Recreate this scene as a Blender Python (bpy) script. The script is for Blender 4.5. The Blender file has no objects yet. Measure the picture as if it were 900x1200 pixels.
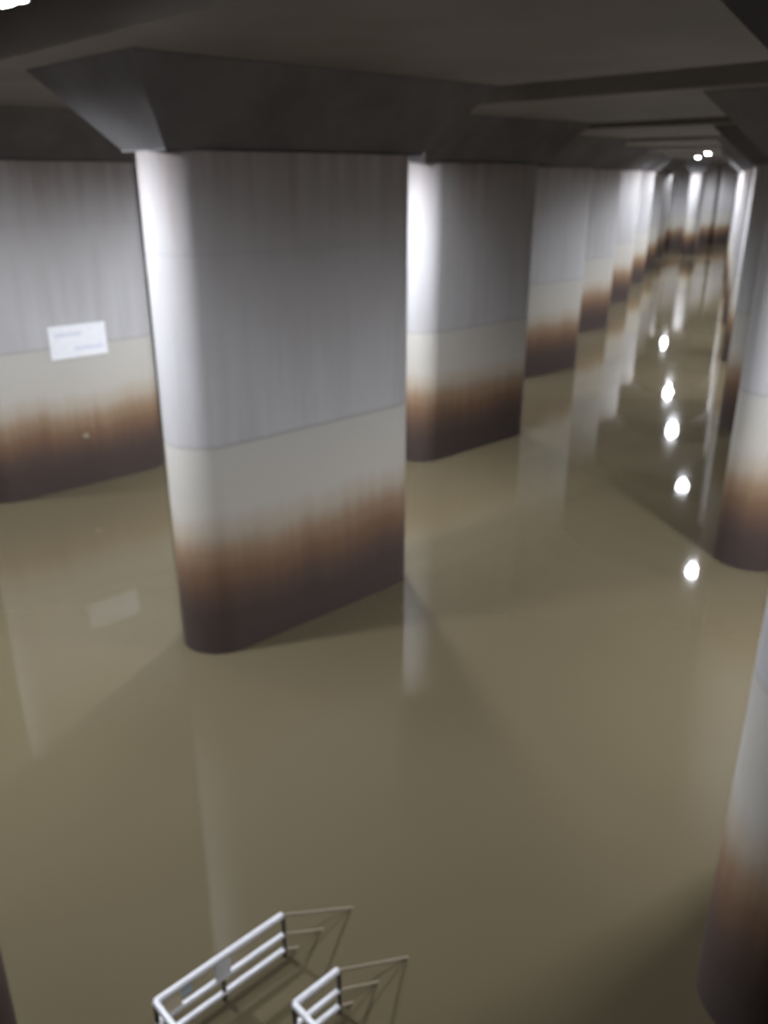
import bpy, bmesh, math, random
from mathutils import Vector, Matrix
random.seed(7)
SC = bpy.context.scene
COL = SC.collection
# World axes: +Y runs along the tank (the long side of every pier), +X across it to the right,
# z = 0 is the surface of the flood water. Metres.

# ---------------------------------------------------------------- camera
cam_d = bpy.data.cameras.new('camera')
cam_d.sensor_fit = 'VERTICAL'; cam_d.sensor_height = 36.0
cam_d.lens = 36.0 * 990.0 / 1200.0
cam_d.clip_start = 0.1; cam_d.clip_end = 600
cam_d.dof.use_dof = True                      # the phone missed its focus: everything is slightly soft
cam_d.dof.focus_distance = 3.0
cam_d.dof.aperture_fstop = 1.45
cam = bpy.data.objects.new('camera', cam_d); COL.objects.link(cam)
cam.location = (0, 0, 12.0)
cam.rotation_euler = (math.pi / 2 - math.atan(393 / 990), 0, math.radians(47))
SC.camera = cam

# ---------------------------------------------------------------- world and exposure
wd = bpy.data.worlds.new('world'); SC.world = wd; wd.use_nodes = True
wd.node_tree.nodes['Background'].inputs[0].default_value = (0.02, 0.022, 0.03, 1)
wd.node_tree.nodes['Background'].inputs[1].default_value = 0.2
vs = SC.view_settings
vs.view_transform = 'Standard'; vs.look = 'None'; vs.gamma = 1.0; vs.use_curve_mapping = False
vs.exposure = 0.0
LAMP_W = 7600.0          # one flood lamp
LAMP_COL = (0.90, 0.93, 1.0)

# ---------------------------------------------------------------- material helpers
def new_mat(name):
    m = bpy.data.materials.new(name); m.use_nodes = True
    nt = m.node_tree
    return m, nt, nt.nodes['Principled BSDF']
def node(nt, t, **kw):
    n = nt.nodes.new(t)
    for k, v in kw.items(): setattr(n, k, v)
    return n
def ramp(nt, stops, interp='LINEAR'):
    n = nt.nodes.new('ShaderNodeValToRGB'); cr = n.color_ramp; cr.interpolation = interp
    while len(cr.elements) > 1: cr.elements.remove(cr.elements[-1])
    cr.elements[0].position = stops[0][0]; cr.elements[0].color = (*stops[0][1], 1)
    for p, c in stops[1:]:
        e = cr.elements.new(p); e.color = (*c, 1)
    return n
def mth(nt, op, a, b=None, c=None):
    n = nt.nodes.new('ShaderNodeMath'); n.operation = op
    for i, v in enumerate((a, b, c)):
        if v is None: continue
        if isinstance(v, (int, float)): n.inputs[i].default_value = v
        else: nt.links.new(v, n.inputs[i])
    return n.outputs[0]
def noise(nt, vec, scale, detail=4, rough=0.55, stretch=(1, 1, 1)):
    mp = nt.nodes.new('ShaderNodeMapping'); mp.inputs['Scale'].default_value = stretch
    nt.links.new(vec, mp.inputs['Vector'])
    n = nt.nodes.new('ShaderNodeTexNoise'); n.inputs['Scale'].default_value = scale
    n.inputs['Detail'].default_value = detail; n.inputs['Roughness'].default_value = rough
    nt.links.new(mp.outputs[0], n.inputs['Vector'])
    return n.outputs['Fac']
def mixc(nt, fac, a, b, mode='MIX'):
    n = nt.nodes.new('ShaderNodeMix'); n.data_type = 'RGBA'; n.blend_type = mode
    for s, v in ((n.inputs[0], fac), (n.inputs[6], a), (n.inputs[7], b)):
        if isinstance(v, (int, float)): s.default_value = v
        elif isinstance(v, tuple): s.default_value = (*v, 1)
        else: nt.links.new(v, s)
    return n.outputs[2]

def stained_concrete():
    """Concrete with a silt and rust tide mark left by earlier floods up to about 3.5 m."""
    m, nt, b = new_mat('stained_concrete')
    geo = node(nt, 'ShaderNodeNewGeometry'); pos = geo.outputs['Position']
    sep = node(nt, 'ShaderNodeSeparateXYZ'); nt.links.new(pos, sep.inputs[0]); z = sep.outputs['Z']
    wob = noise(nt, pos, 0.55, 3, 0.5, (1, 1, 0.25))
    drip = noise(nt, pos, 4.0, 3, 0.6, (1, 1, 0.06))
    zz = mth(nt, 'ADD', z, mth(nt, 'MULTIPLY', mth(nt, 'SUBTRACT', wob, 0.5), 0.9))
    zz = mth(nt, 'ADD', zz, mth(nt, 'MULTIPLY', mth(nt, 'SUBTRACT', drip, 0.5), 0.5))
    fac = mth(nt, 'DIVIDE', zz, 6.0)
    rp = ramp(nt, [(0.0, (0.046, 0.031, 0.027)), (0.18, (0.056, 0.036, 0.029)), (0.28, (0.092, 0.055, 0.038)),
                   (0.39, (0.18, 0.103, 0.060)), (0.48, (0.28, 0.19, 0.12)), (0.57, (0.42, 0.355, 0.28)),
                   (0.68, (0.50, 0.475, 0.43)), (1.0, (0.50, 0.485, 0.45))])
    nt.links.new(fac, rp.inputs[0])
    # concrete above the pour joint: greyer, with brown runs and the capital's shade painted in toward the top
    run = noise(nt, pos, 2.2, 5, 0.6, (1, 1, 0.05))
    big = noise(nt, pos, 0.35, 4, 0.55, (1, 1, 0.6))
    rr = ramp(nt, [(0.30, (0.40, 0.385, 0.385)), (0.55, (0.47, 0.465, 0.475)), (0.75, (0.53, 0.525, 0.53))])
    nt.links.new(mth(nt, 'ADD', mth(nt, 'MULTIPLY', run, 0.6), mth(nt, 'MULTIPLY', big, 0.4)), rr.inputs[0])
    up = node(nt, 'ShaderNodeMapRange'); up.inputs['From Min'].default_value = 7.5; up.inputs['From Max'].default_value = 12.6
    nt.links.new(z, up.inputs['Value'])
    rust_shade = ramp(nt, [(0.40, (0, 0, 0)), (0.66, (1, 1, 1))])
    nt.links.new(mth(nt, 'ADD', mth(nt, 'MULTIPLY', run, 0.75), mth(nt, 'MULTIPLY', up.outputs[0], 0.22)), rust_shade.inputs[0])
    upper = mixc(nt, mth(nt, 'MULTIPLY', rust_shade.outputs[0], mth(nt, 'MULTIPLY', up.outputs[0], 0.8)), rr.outputs[0], (0.30, 0.245, 0.225))
    sel = mth(nt, 'GREATER_THAN', z, 5.8)
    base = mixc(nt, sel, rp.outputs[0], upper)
    # faint dark seam at the pour joints
    for zj, w, k in ((5.8, 0.09, 0.30), (10.35, 0.06, 0.06)):
        d = mth(nt, 'ABSOLUTE', mth(nt, 'SUBTRACT', z, zj))
        s = node(nt, 'ShaderNodeMapRange'); s.inputs['From Min'].default_value = 0; s.inputs['From Max'].default_value = w
        s.inputs['To Min'].default_value = k; s.inputs['To Max'].default_value = 0
        nt.links.new(d, s.inputs['Value'])
        base = mixc(nt, s.outputs[0], base, (0.16, 0.15, 0.15))
    nt.links.new(base, b.inputs['Base Color'])
    b.inputs['Roughness'].default_value = 0.75
    bp = node(nt, 'ShaderNodeBump'); bp.inputs['Strength'].default_value = 0.15; bp.inputs['Distance'].default_value = 0.03
    nt.links.new(noise(nt, pos, 5, 4), bp.inputs['Height']); nt.links.new(bp.outputs[0], b.inputs['Normal'])
    return m

def plain_concrete(name, c0, c1, scale=0.4):
    m, nt, b = new_mat(name)
    geo = node(nt, 'ShaderNodeNewGeometry'); pos = geo.outputs['Position']
    rp = ramp(nt, [(0.3, c0), (0.7, c1)]); nt.links.new(noise(nt, pos, scale, 6, 0.6), rp.inputs[0])
    nt.links.new(rp.outputs[0], b.inputs['Base Color']); b.inputs['Roughness'].default_value = 0.7
    bp = node(nt, 'ShaderNodeBump'); bp.inputs['Strength'].default_value = 0.15; bp.inputs['Distance'].default_value = 0.03
    nt.links.new(noise(nt, pos, 4, 4), bp.inputs['Height']); nt.links.new(bp.outputs[0], b.inputs['Normal'])
    return m

def simple(name, col, rough=0.5, metal=0.0, emit=None, strength=0.0):
    m, nt, b = new_mat(name)
    tc = node(nt, 'ShaderNodeTexCoord')
    n = noise(nt, tc.outputs['Object'], 6, 3)
    c = mixc(nt, n, tuple(v * 0.9 for v in col), tuple(min(1, v * 1.08) for v in col))
    nt.links.new(c, b.inputs['Base Color'])
    b.inputs['Roughness'].default_value = rough; b.inputs['Metallic'].default_value = metal
    if emit:
        b.inputs['Emission Color'].default_value = (*emit, 1); b.inputs['Emission Strength'].default_value = strength
    return m

def muddy_water():
    m, nt, b = new_mat('muddy_water')
    nt.nodes.remove(b)
    out = nt.nodes['Material Output']
    geo = node(nt, 'ShaderNodeNewGeometry'); pos = geo.outputs['Position']
    bp = node(nt, 'ShaderNodeBump'); bp.inputs['Strength'].default_value = 0.05; bp.inputs['Distance'].default_value = 0.02
    nt.links.new(noise(nt, pos, 1.3, 2, 0.5), bp.inputs['Height'])
    rp = ramp(nt, [(0.35, (0.144, 0.118, 0.071)), (0.65, (0.160, 0.133, 0.080))])
    nt.links.new(noise(nt, pos, 0.08, 3, 0.5), rp.inputs[0])
    dif = node(nt, 'ShaderNodeBsdfDiffuse'); nt.links.new(rp.outputs[0], dif.inputs['Color'])
    tr = node(nt, 'ShaderNodeBsdfTransparent'); tr.inputs[0].default_value = (0.9, 0.8, 0.6, 1)
    body = node(nt, 'ShaderNodeMixShader'); body.inputs[0].default_value = 0.22
    nt.links.new(dif.outputs[0], body.inputs[1]); nt.links.new(tr.outputs[0], body.inputs[2])
    gl = node(nt, 'ShaderNodeBsdfGlossy'); gl.inputs['Roughness'].default_value = 0.045
    gl.inputs['Color'].default_value = (1, 1, 1, 1)
    nt.links.new(bp.outputs[0], gl.inputs['Normal'])
    fr = node(nt, 'ShaderNodeFresnel'); fr.inputs['IOR'].default_value = 1.42
    mx = node(nt, 'ShaderNodeMixShader')
    nt.links.new(fr.outputs[0], mx.inputs[0]); nt.links.new(body.outputs[0], mx.inputs[1]); nt.links.new(gl.outputs[0], mx.inputs[2])
    nt.links.new(mx.outputs[0], out.inputs['Surface'])
    va = node(nt, 'ShaderNodeVolumeAbsorption'); va.inputs['Color'].default_value = (0.45, 0.35, 0.18, 1)
    va.inputs['Density'].default_value = 2.0
    nt.links.new(va.outputs[0], out.inputs['Volume'])
    return m

M = {
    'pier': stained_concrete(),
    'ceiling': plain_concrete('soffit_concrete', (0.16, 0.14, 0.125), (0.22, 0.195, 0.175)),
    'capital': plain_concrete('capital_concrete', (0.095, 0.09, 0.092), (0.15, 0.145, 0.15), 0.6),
    'floor': plain_concrete('silt', (0.10, 0.08, 0.05), (0.14, 0.11, 0.07)),
    'water': muddy_water(),
    'steel': simple('galvanised_steel', (0.88, 0.89, 0.94), 0.4, 0.1),
    'silted': simple('silt_coated_steel', (0.28, 0.235, 0.165), 0.7, 0.0),  # slanted rails: duller brown than the level ones
    'silted_dark': simple('silt_coated_post', (0.10, 0.082, 0.065), 0.7, 0.0),  # posts: darker brown than any rail
    'grating': simple('dull_steel', (0.30, 0.30, 0.30), 0.6, 0.7),
    'sign': simple('sign_white', (0.90, 0.91, 0.97), 0.45),
    'print': simple('sign_print', (0.72, 0.75, 0.85), 0.5),
    'plate': simple('pale_plate', (0.36, 0.31, 0.24), 0.5),
    'tape_blue': simple('pale_blue_sheet', (0.55, 0.64, 0.70), 0.5),
    'tape_cream': simple('cream_sheet', (0.80, 0.70, 0.50), 0.5),
    'housing': simple('lamp_housing', (0.30, 0.31, 0.32), 0.45, 0.5),
    'lens': simple('lamp_lens', (0.9, 0.9, 0.9), 0.3, 0.0, LAMP_COL, 120.0),
}

# ---------------------------------------------------------------- mesh helpers
def mesh_from(bm, name, mat, smooth=False):
    bmesh.ops.recalc_face_normals(bm, faces=bm.faces[:])
    me = bpy.data.meshes.new(name); bm.to_mesh(me); bm.free()
    me.materials.append(mat)
    if smooth:
        for p in me.polygons: p.use_smooth = True
        me.set_sharp_from_angle(angle=math.radians(38))
    return me
def link(name, me, parent=None, loc=(0, 0, 0), rot=(0, 0, 0)):
    o = bpy.data.objects.new(name, me); COL.objects.link(o)
    o.location = loc; o.rotation_euler = rot
    if parent: o.parent = parent
    return o
def empty(name, loc=(0, 0, 0)):
    o = bpy.data.objects.new(name, None); COL.objects.link(o); o.location = loc
    o.empty_display_size = 0.3
    return o
def tag(o, label, cat, group=None, kind=None):
    o['label'] = label; o['category'] = cat
    if group: o['group'] = group
    if kind: o['kind'] = kind
    return o
def box_me(name, x0, x1, y0, y1, z0, z1, mat, bevel=0.0):
    bm = bmesh.new(); bmesh.ops.create_cube(bm, size=1)
    for v in bm.verts:
        v.co = Vector((x0 if v.co.x < 0 else x1, y0 if v.co.y < 0 else y1, z0 if v.co.z < 0 else z1))
    if bevel: bmesh.ops.bevel(bm, geom=bm.edges[:], offset=bevel, segments=2, affect='EDGES')
    return mesh_from(bm, name, mat)
def loft_me(name, rings, mat, smooth=False):
    """Closed solid through a list of equal-length rings of 3D points."""
    bm = bmesh.new(); vr = [[bm.verts.new(p) for p in r] for r in rings]; n = len(rings[0])
    for a, b in zip(vr[:-1], vr[1:]):
        for i in range(n): bm.faces.new((a[i], a[(i + 1) % n], b[(i + 1) % n], b[i]))
    bm.faces.new(vr[0][::-1]); bm.faces.new(vr[-1])
    return mesh_from(bm, name, mat, smooth)
def tube_me(name, pts, r, mat, seg=10):
    """Round pipe through points, mitred at the bends."""
    pts = [Vector(p) for p in pts]; rings = []
    for i, p in enumerate(pts):
        d0 = (pts[i] - pts[i - 1]).normalized() if i else (pts[1] - pts[0]).normalized()
        d1 = (pts[i + 1] - pts[i]).normalized() if i < len(pts) - 1 else d0
        t = (d0 + d1).normalized(); up = Vector((0, 0, 1)) if abs(t.z) < 0.95 else Vector((1, 0, 0))
        a = t.cross(up).normalized(); b = a.cross(t).normalized()
        k = 1 / max(0.5, t.dot(d0))
        rings.append([p + (a * math.cos(q) + b * math.sin(q) * k) * r for q in [2 * math.pi * j / seg for j in range(seg)]])
    return loft_me(name, rings, mat, True)
def lathe_me(name, prof, mat, seg=24):
    bm = bmesh.new(); rings = []
    for r, z in prof:
        if r < 1e-5: rings.append([bm.verts.new((0, 0, z))])
        else: rings.append([bm.verts.new((r * math.cos(2 * math.pi * j / seg), r * math.sin(2 * math.pi * j / seg), z)) for j in range(seg)])
    for a, b in zip(rings[:-1], rings[1:]):
        for j in range(seg):
            k = (j + 1) % seg
            if len(a) == 1: bm.faces.new((a[0], b[k], b[j]))
            elif len(b) == 1: bm.faces.new((a[j], a[k], b[0]))
            else: bm.faces.new((a[j], a[k], b[k], b[j]))
    return mesh_from(bm, name, mat, True)

# ---------------------------------------------------------------- dimensions of the tank
PITCH_Y, PITCH_X, ROW_X = 15.8, -7.8, -15.5      # one pier to the next along an aisle / across
P0 = Vector((-18.35, 13.73, 0))                  # the big pier in the middle of the picture
R_END, H_ST = 1.05, 2.85                         # radius of the rounded ends, half of the straight side
Z_CAP, Z_SOF, Z_SLAB, Z_BED = 12.53, 14.2, 16.0, -5.0
X0, X1, Y0, Y1 = -81.0, 6.5, -26.0, 172.0
def pier_at(k, row): return P0 + Vector((PITCH_X * k - ROW_X * row, PITCH_Y * k, 0))

# ---------------------------------------------------------------- the shell
def struct(o): o['kind'] = 'structure'; return o
struct(link('floor', box_me('floor', X0, X1, Y0, Y1, Z_BED - 0.5, Z_BED, M['floor'])))
struct(link('wall_left', box_me('wall_left', X0 - 0.6, X0, Y0, Y1, Z_BED, Z_SLAB, M['pier'])))
struct(link('wall_right', box_me('wall_right', X1, X1 + 0.6, Y0, Y1, Z_BED, Z_SLAB, M['pier'])))
struct(link('wall_back', box_me('wall_back', X0 - 0.6, X1 + 0.6, Y0 - 0.6, Y0, Z_BED, Z_SLAB, M['pier'])))
struct(link('wall_front', box_me('wall_front', X0 - 0.6, X1 + 0.6, Y1, Y1 + 0.6, Z_BED, Z_SLAB, M['pier'])))
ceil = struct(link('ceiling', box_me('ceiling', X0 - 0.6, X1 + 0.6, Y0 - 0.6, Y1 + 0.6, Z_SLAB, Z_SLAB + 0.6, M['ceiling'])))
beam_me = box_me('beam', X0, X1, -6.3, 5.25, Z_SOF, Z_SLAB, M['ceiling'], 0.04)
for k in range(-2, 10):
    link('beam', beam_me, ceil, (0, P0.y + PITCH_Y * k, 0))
wl = bpy.data.objects['wall_left']
pil_me = box_me('pilaster', X0, X0 + 0.9, -0.7, 0.7, Z_BED, Z_SOF, M['pier'], 0.05)
for k in range(-1, 10):
    link('pilaster', pil_me, wl, (0, P0.y + PITCH_Y * k + 4.6, 0))

# ---------------------------------------------------------------- water
wt = link('flood_water', box_me('flood_water', X0, X1, Y0, Y1, Z_BED, 0.0, M['water']))
tag(wt, 'still muddy brown flood water spreading between all the concrete piers', 'water', kind='stuff')

# ---------------------------------------------------------------- piers
def stadium(z, inset=0.0, seg=20):
    r = R_END - inset; pts = []
    for i in range(seg + 1):
        a = math.pi * i / seg; pts.append((r * math.cos(a), H_ST + r * math.sin(a), z))
    for i in range(seg + 1):
        a = math.pi + math.pi * i / seg; pts.append((r * math.cos(a), -H_ST + r * math.sin(a), z))
    return pts
def lift_me(z0, z1):
    g = 0.012
    return loft_me('concrete_lift', [stadium(z0, g), stadium(z0 + g), stadium(z1 - g), stadium(z1, g)], M['pier'], True)
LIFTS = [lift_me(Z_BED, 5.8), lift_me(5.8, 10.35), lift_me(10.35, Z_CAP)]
def rect(hx, hy, z): return [(hx, hy, z), (-hx, hy, z), (-hx, -hy, z), (hx, -hy, z)]
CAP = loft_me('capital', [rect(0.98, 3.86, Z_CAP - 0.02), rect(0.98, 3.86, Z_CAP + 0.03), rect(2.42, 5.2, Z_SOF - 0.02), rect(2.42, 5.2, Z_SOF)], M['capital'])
def make_pier(loc, label, group='concrete piers standing in the water'):
    t = empty('concrete_pier', loc)
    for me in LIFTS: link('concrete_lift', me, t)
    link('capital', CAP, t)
    tag(t, label, 'pier', group)
    return t
ROW_A = ['large pale concrete pier in the middle foreground, nearest one fully in view',
         'second concrete pier of the left row, just right of the large foreground pier',
         'third concrete pier along the left side of the long aisle',
         'fourth concrete pier along the left side of the long aisle',
         'fifth concrete pier along the left side of the long aisle',
         'sixth concrete pier along the left side of the long aisle, far off',
         'seventh concrete pier along the left side of the long aisle, very small',
         'last and smallest concrete pier at the far end of the left row']
for k, lb in enumerate(ROW_A): make_pier(pier_at(k, 0), lb)
ROW_R = ['dark-based concrete pier cut off by the lower right edge, nearest the camera',
         'concrete pier at the right edge with rounded brown-stained foot, second of the right row',
         'third concrete pier of the right row, a narrow strip behind the right edge pier',
         'fourth concrete pier along the right side of the long aisle',
         'fifth concrete pier along the right side of the long aisle',
         'sixth concrete pier along the right side of the long aisle, far off',
         'seventh concrete pier along the right side of the long aisle, very small',
         'last concrete pier at the far end of the right row']
for k, lb in enumerate(ROW_R): make_pier(pier_at(k, 1), lb)
pier_sign = make_pier(pier_at(0, -1), 'concrete pier at the left edge carrying the white sign')
make_pier(pier_at(-1, 0) + Vector((0, 0.28, 0)), 'concrete pier whose dark rounded foot shows in the bottom left corner')
far = make_pier((-73.9, 139.5, 0), 'bright white far pier standing at the end of the long aisle')
far.rotation_euler.z = math.radians(24)
link('marker_plate', box_me('marker_plate', 1.05, 1.10, -0.10, 0.10, 2.03, 2.2, M['plate'], 0.01), pier_sign, (0, 0.1, 0))

# ---------------------------------------------------------------- sign on the left pier
sg = empty('sign_board', (P0.x + ROW_X + R_END, 14.04, 5.97))
pn = link('panel', box_me('panel', 0.012, 0.042, -1.17, 1.17, -0.64, 0.64, M['sign'], 0.008), sg)
for y0, y1, z0, z1 in ((-0.95, 0.15, 0.22, 0.36), (-0.2, 1.0, -0.36, -0.22)):
    link('print_line', box_me('print_line', 0.042, 0.045, y0, y1, z0, z1, M['print']), pn)
for y in (-0.95, 0.95):
    for z in (-0.5, 0.5):
        link('bolt', lathe_me('bolt', [(0, 0.0), (0.03, 0.0), (0.03, 0.02), (0.02, 0.03), (0, 0.03)], M['steel'], 8), sg, (0.04, y, z), (0, math.pi / 2, 0))
tag(sg, 'white rectangular sign board with faint bluish print on the left pier', 'sign')

# ---------------------------------------------------------------- flood lamps under the slab
Z_L = 14.30
LENS = lathe_me('lens', [(0.34, 0.0), (0.33, -0.08), (0.28, -0.17), (0.19, -0.24), (0.09, -0.275), (0, -0.285)], M['lens'])
HOUS = lathe_me('housing', [(0.355, 0.0), (0.36, -0.19), (0.385, -0.19), (0.40, 0.03), (0.37, 0.16), (0.26, 0.27), (0.14, 0.33), (0.12, 0.46), (0, 0.47)], M['housing'])
STEM = lathe_me('stem', [(0, 0.45), (0.035, 0.45), (0.035, Z_SLAB - Z_L - 0.06), (0.14, Z_SLAB - Z_L - 0.05), (0.14, Z_SLAB - Z_L), (0, Z_SLAB - Z_L)], M['housing'], 12)
spot = bpy.data.lights.new('flood_light', 'SPOT')
spot.energy = LAMP_W; spot.color = LAMP_COL; spot.spot_size = math.radians(167); spot.spot_blend = 0.85; spot.shadow_soft_size = 0.4
POWER = {}
def light_of(k):
    if k not in POWER:
        POWER[k] = spot.copy(); POWER[k].energy = LAMP_W * k
        if k == 1.3: POWER[k].spot_size = math.radians(178); POWER[k].spot_blend = 0.45   # cone widened to brighten capitals and far piers
    return POWER[k]
def make_lamp(x, y, label, power=1.0):
    t = empty('flood_lamp', (x, y, Z_L))
    link('housing', HOUS, t); link('lens', LENS, t); link('stem', STEM, t)
    link('flood_light', light_of(power), t, (0, 0, -0.31))
    tag(t, label, 'lamp', 'flood lamps hanging in the ceiling recesses')
    return t
def recess(k): return P0.y + PITCH_Y * k - 8.4
LAMPS = [
    (-12.45, recess(0) - 0.45, 'glaring flood lamp at the top left corner of the picture'),
    (-24.5, recess(1), 'flood lamp hidden behind the large foreground pier'),
    (-34.1, recess(2), 'flood lamp hidden behind the second pier of the left row'),
    (-43.7, recess(3), 'flood lamp hidden behind the third pier of the left row'),
    (-53.2, recess(4), 'flood lamp hidden behind the fourth pier of the left row'),
    (-recess(3) * 0.4652, recess(3), 'flood lamp mirrored as the nearest bright spot on the water'),
    (-recess(4) * 0.4968, recess(4), 'flood lamp mirrored as the second bright spot on the water'),
    (-recess(5) * 0.522, recess(5), 'right of two tiny bright flood lamps far down the aisle'),
    (-recess(6) * 0.5337, recess(6), 'left of two tiny bright flood lamps far down the aisle'),
    (-3.2, recess(1), 'flood lamp beyond the right edge lighting the long pier faces'),
    (-14.9, recess(3), 'flood lamp hidden by the right edge piers'),
    (-20.5, recess(0) - 1.5, 'flood lamp out of the picture to the left, before the large foreground pier'),  # added off view to whiten the foreground pier's rounded end
    (-35.5, recess(0), 'flood lamp out of the picture to the left, before the sign pier'),
    (-24.5, recess(4), 'flood lamp behind the third pier of the right row'),  # added out of sight to brighten pier ends of the right row
    (-34.2, recess(5), 'flood lamp behind the fourth pier of the right row'),  # likewise added for the right row's ends, unseen
    (-62.8, recess(5), 'flood lamp hidden behind the fifth pier of the left row'),
    (-71.5, recess(8) - 1.5, 'flood lamp hidden behind the last pier of the left row'),  # added in hiding to light the end of the far white pier
    (-43.8, recess(6), 'flood lamp behind the sixth pier of the right row'),  # one more unseen lamp added for the right row's ends
    (-50.0, recess(7), 'flood lamp behind the last pier of the right row'),  # added fill for the far end, set where the row covers it
    (-69.0, recess(9) + 12.0, 'flood lamp in the far corner of the tank'),  # added to lift the far wall, never in view
    (-63.0, recess(9), 'flood lamp beyond the last pier of the right row'),  # added unseen to light the wall past the right row
]
for i, (x, y, lb) in enumerate(LAMPS): make_lamp(x, y, lb, {0: 0.3, 1: 1.4, 7: 1.3, 8: 1.3, 9: 1.9, 11: 1.3, 12: 0.7, 16: 1.3, 19: 1.3}.get(i, 1.0))

# ---------------------------------------------------------------- stair to the drowned floor
ZD = -0.2                                         # landing, just under the water
XO, XI, YB, YI, YE = -8.65, -7.25, 3.54, 4.99, 5.81
TOP, MID, LOW = 0.90, 0.48, 0.15
RISE, RUN = 0.185, 0.30
def rail(g, pts, r=0.05, mat='steel'): link('rail', tube_me('rail', pts, r, M[mat], 12), g)
sl = RISE / RUN
def down(x, z, n):                                # follows the flight under the water
    return [(x, YE, z), (x, YE + n, z - n * sl)]
g1 = empty('guard_rail', (XO, YE, ZD))
g2 = empty('guard_rail', (XI, YE, ZD))
def rel(g, pts): return [Vector(p) - Vector(g.location) for p in pts]
for z in (TOP, MID, LOW):
    rail(g1, rel(g1, [(XO + 3.2, YB, z), (XO, YB, z)]))
    rail(g1, rel(g1, [(XO, YB, z), (XO, YE, z)]), 0.055 if z == TOP else 0.046)
    rail(g1, rel(g1, down(XO, z, 3.0)), 0.024, 'silted')
    rail(g2, rel(g2, [(XI + 1.8, YI, z), (XI, YI, z)]))
    rail(g2, rel(g2, [(XI, YI, z), (XI, YE, z)]), 0.055 if z == TOP else 0.046)
    rail(g2, rel(g2, down(XI, z, 3.0)), 0.024, 'silted')
for x, y in ((XO, YB), (XO, 4.66), (XO, YE + 0.02), (XO + 1.5, YB), (XO + 3.1, YB)):
    link('post', tube_me('post', rel(g1, [(x, y, ZD), (x, y, TOP - 0.02)]), 0.036, M['silted_dark'], 10), g1)
for x, y in ((XI, YI), (XI, YE + 0.02), (XI + 1.7, YI)):
    link('post', tube_me('post', rel(g2, [(x, y, ZD), (x, y, TOP - 0.02)]), 0.036, M['silted_dark'], 10), g2)
for g, x in ((g1, XO), (g2, XI)):
    for n in (1.5, 2.9):
        link('post', tube_me('post', rel(g, [(x, YE + n, ZD - n * sl - 0.1), (x, YE + n, TOP - n * sl - 0.02)]), 0.036, M['silted_dark'], 10), g)
def gbox(nm, g, x0, x1, y0, y1, z0, z1, mat):
    o = g.location
    link(nm, box_me(nm, x0 - o.x, x1 - o.x, y0 - o.y, y1 - o.y, z0 - o.z, z1 - o.z, mat, 0.006), g)
gbox('bracket', g1, XO - 0.02, XO + 0.035, 4.53, 4.79, MID, TOP, M['steel'])
gbox('tag_sheet', g1, XO - 0.01, XO + 0.012, 3.66, 3.95, MID + 0.03, TOP - 0.05, M['tape_cream'])
gbox('tag_sheet', g1, XO - 0.01, XO + 0.012, 3.95, 4.14, MID + 0.16, TOP - 0.03, M['tape_blue'])
tag(g1, 'outer steel guard rail with three pipes, longer one at lower left', 'railing', 'stair guard rails')
tag(g2, 'shorter inner steel guard rail at the bottom edge, right of the longer one', 'railing', 'stair guard rails')
st = empty('stair', (0, 0, 0))
link('landing', box_me('landing', XO - 0.08, XO + 3.3, YB - 0.08, YI + 0.02, ZD - 0.08, ZD, M['grating'], 0.01), st)
link('landing', box_me('landing', XO - 0.08, XI + 0.08, YI + 0.02, YE, ZD - 0.08, ZD, M['grating'], 0.01), st)
tread = box_me('tread', XO + 0.03, XI - 0.03, 0.0, 0.28, -0.05, 0.0, M['grating'], 0.008)
for i in range(1, 26):
    link('tread', tread, st, (0, YE + RUN * (i - 1), ZD - RISE * i))
for x in (XO, XI):
    link('stringer', loft_me('stringer', [[(x + s, YE, ZD), (x + s, YE, ZD - 0.3), (x + s, YE + 25 * RUN, ZD - 25 * RISE - 0.15), (x + s, YE + 25 * RUN, ZD - 25 * RISE + 0.1)] for s in (-0.025, 0.025)], M['grating']), st)
for x, y in ((XO, YB), (XO, YE - 0.1), (XI, YE - 0.1), (XO + 3.1, YB)):
    link('support', box_me('support', x - 0.06, x + 0.06, y - 0.06, y + 0.06, Z_BED, ZD - 0.08, M['grating'], 0.01), st)
tag(st, 'drowned steel stair and landing under the muddy water between the guard rails', 'stair')
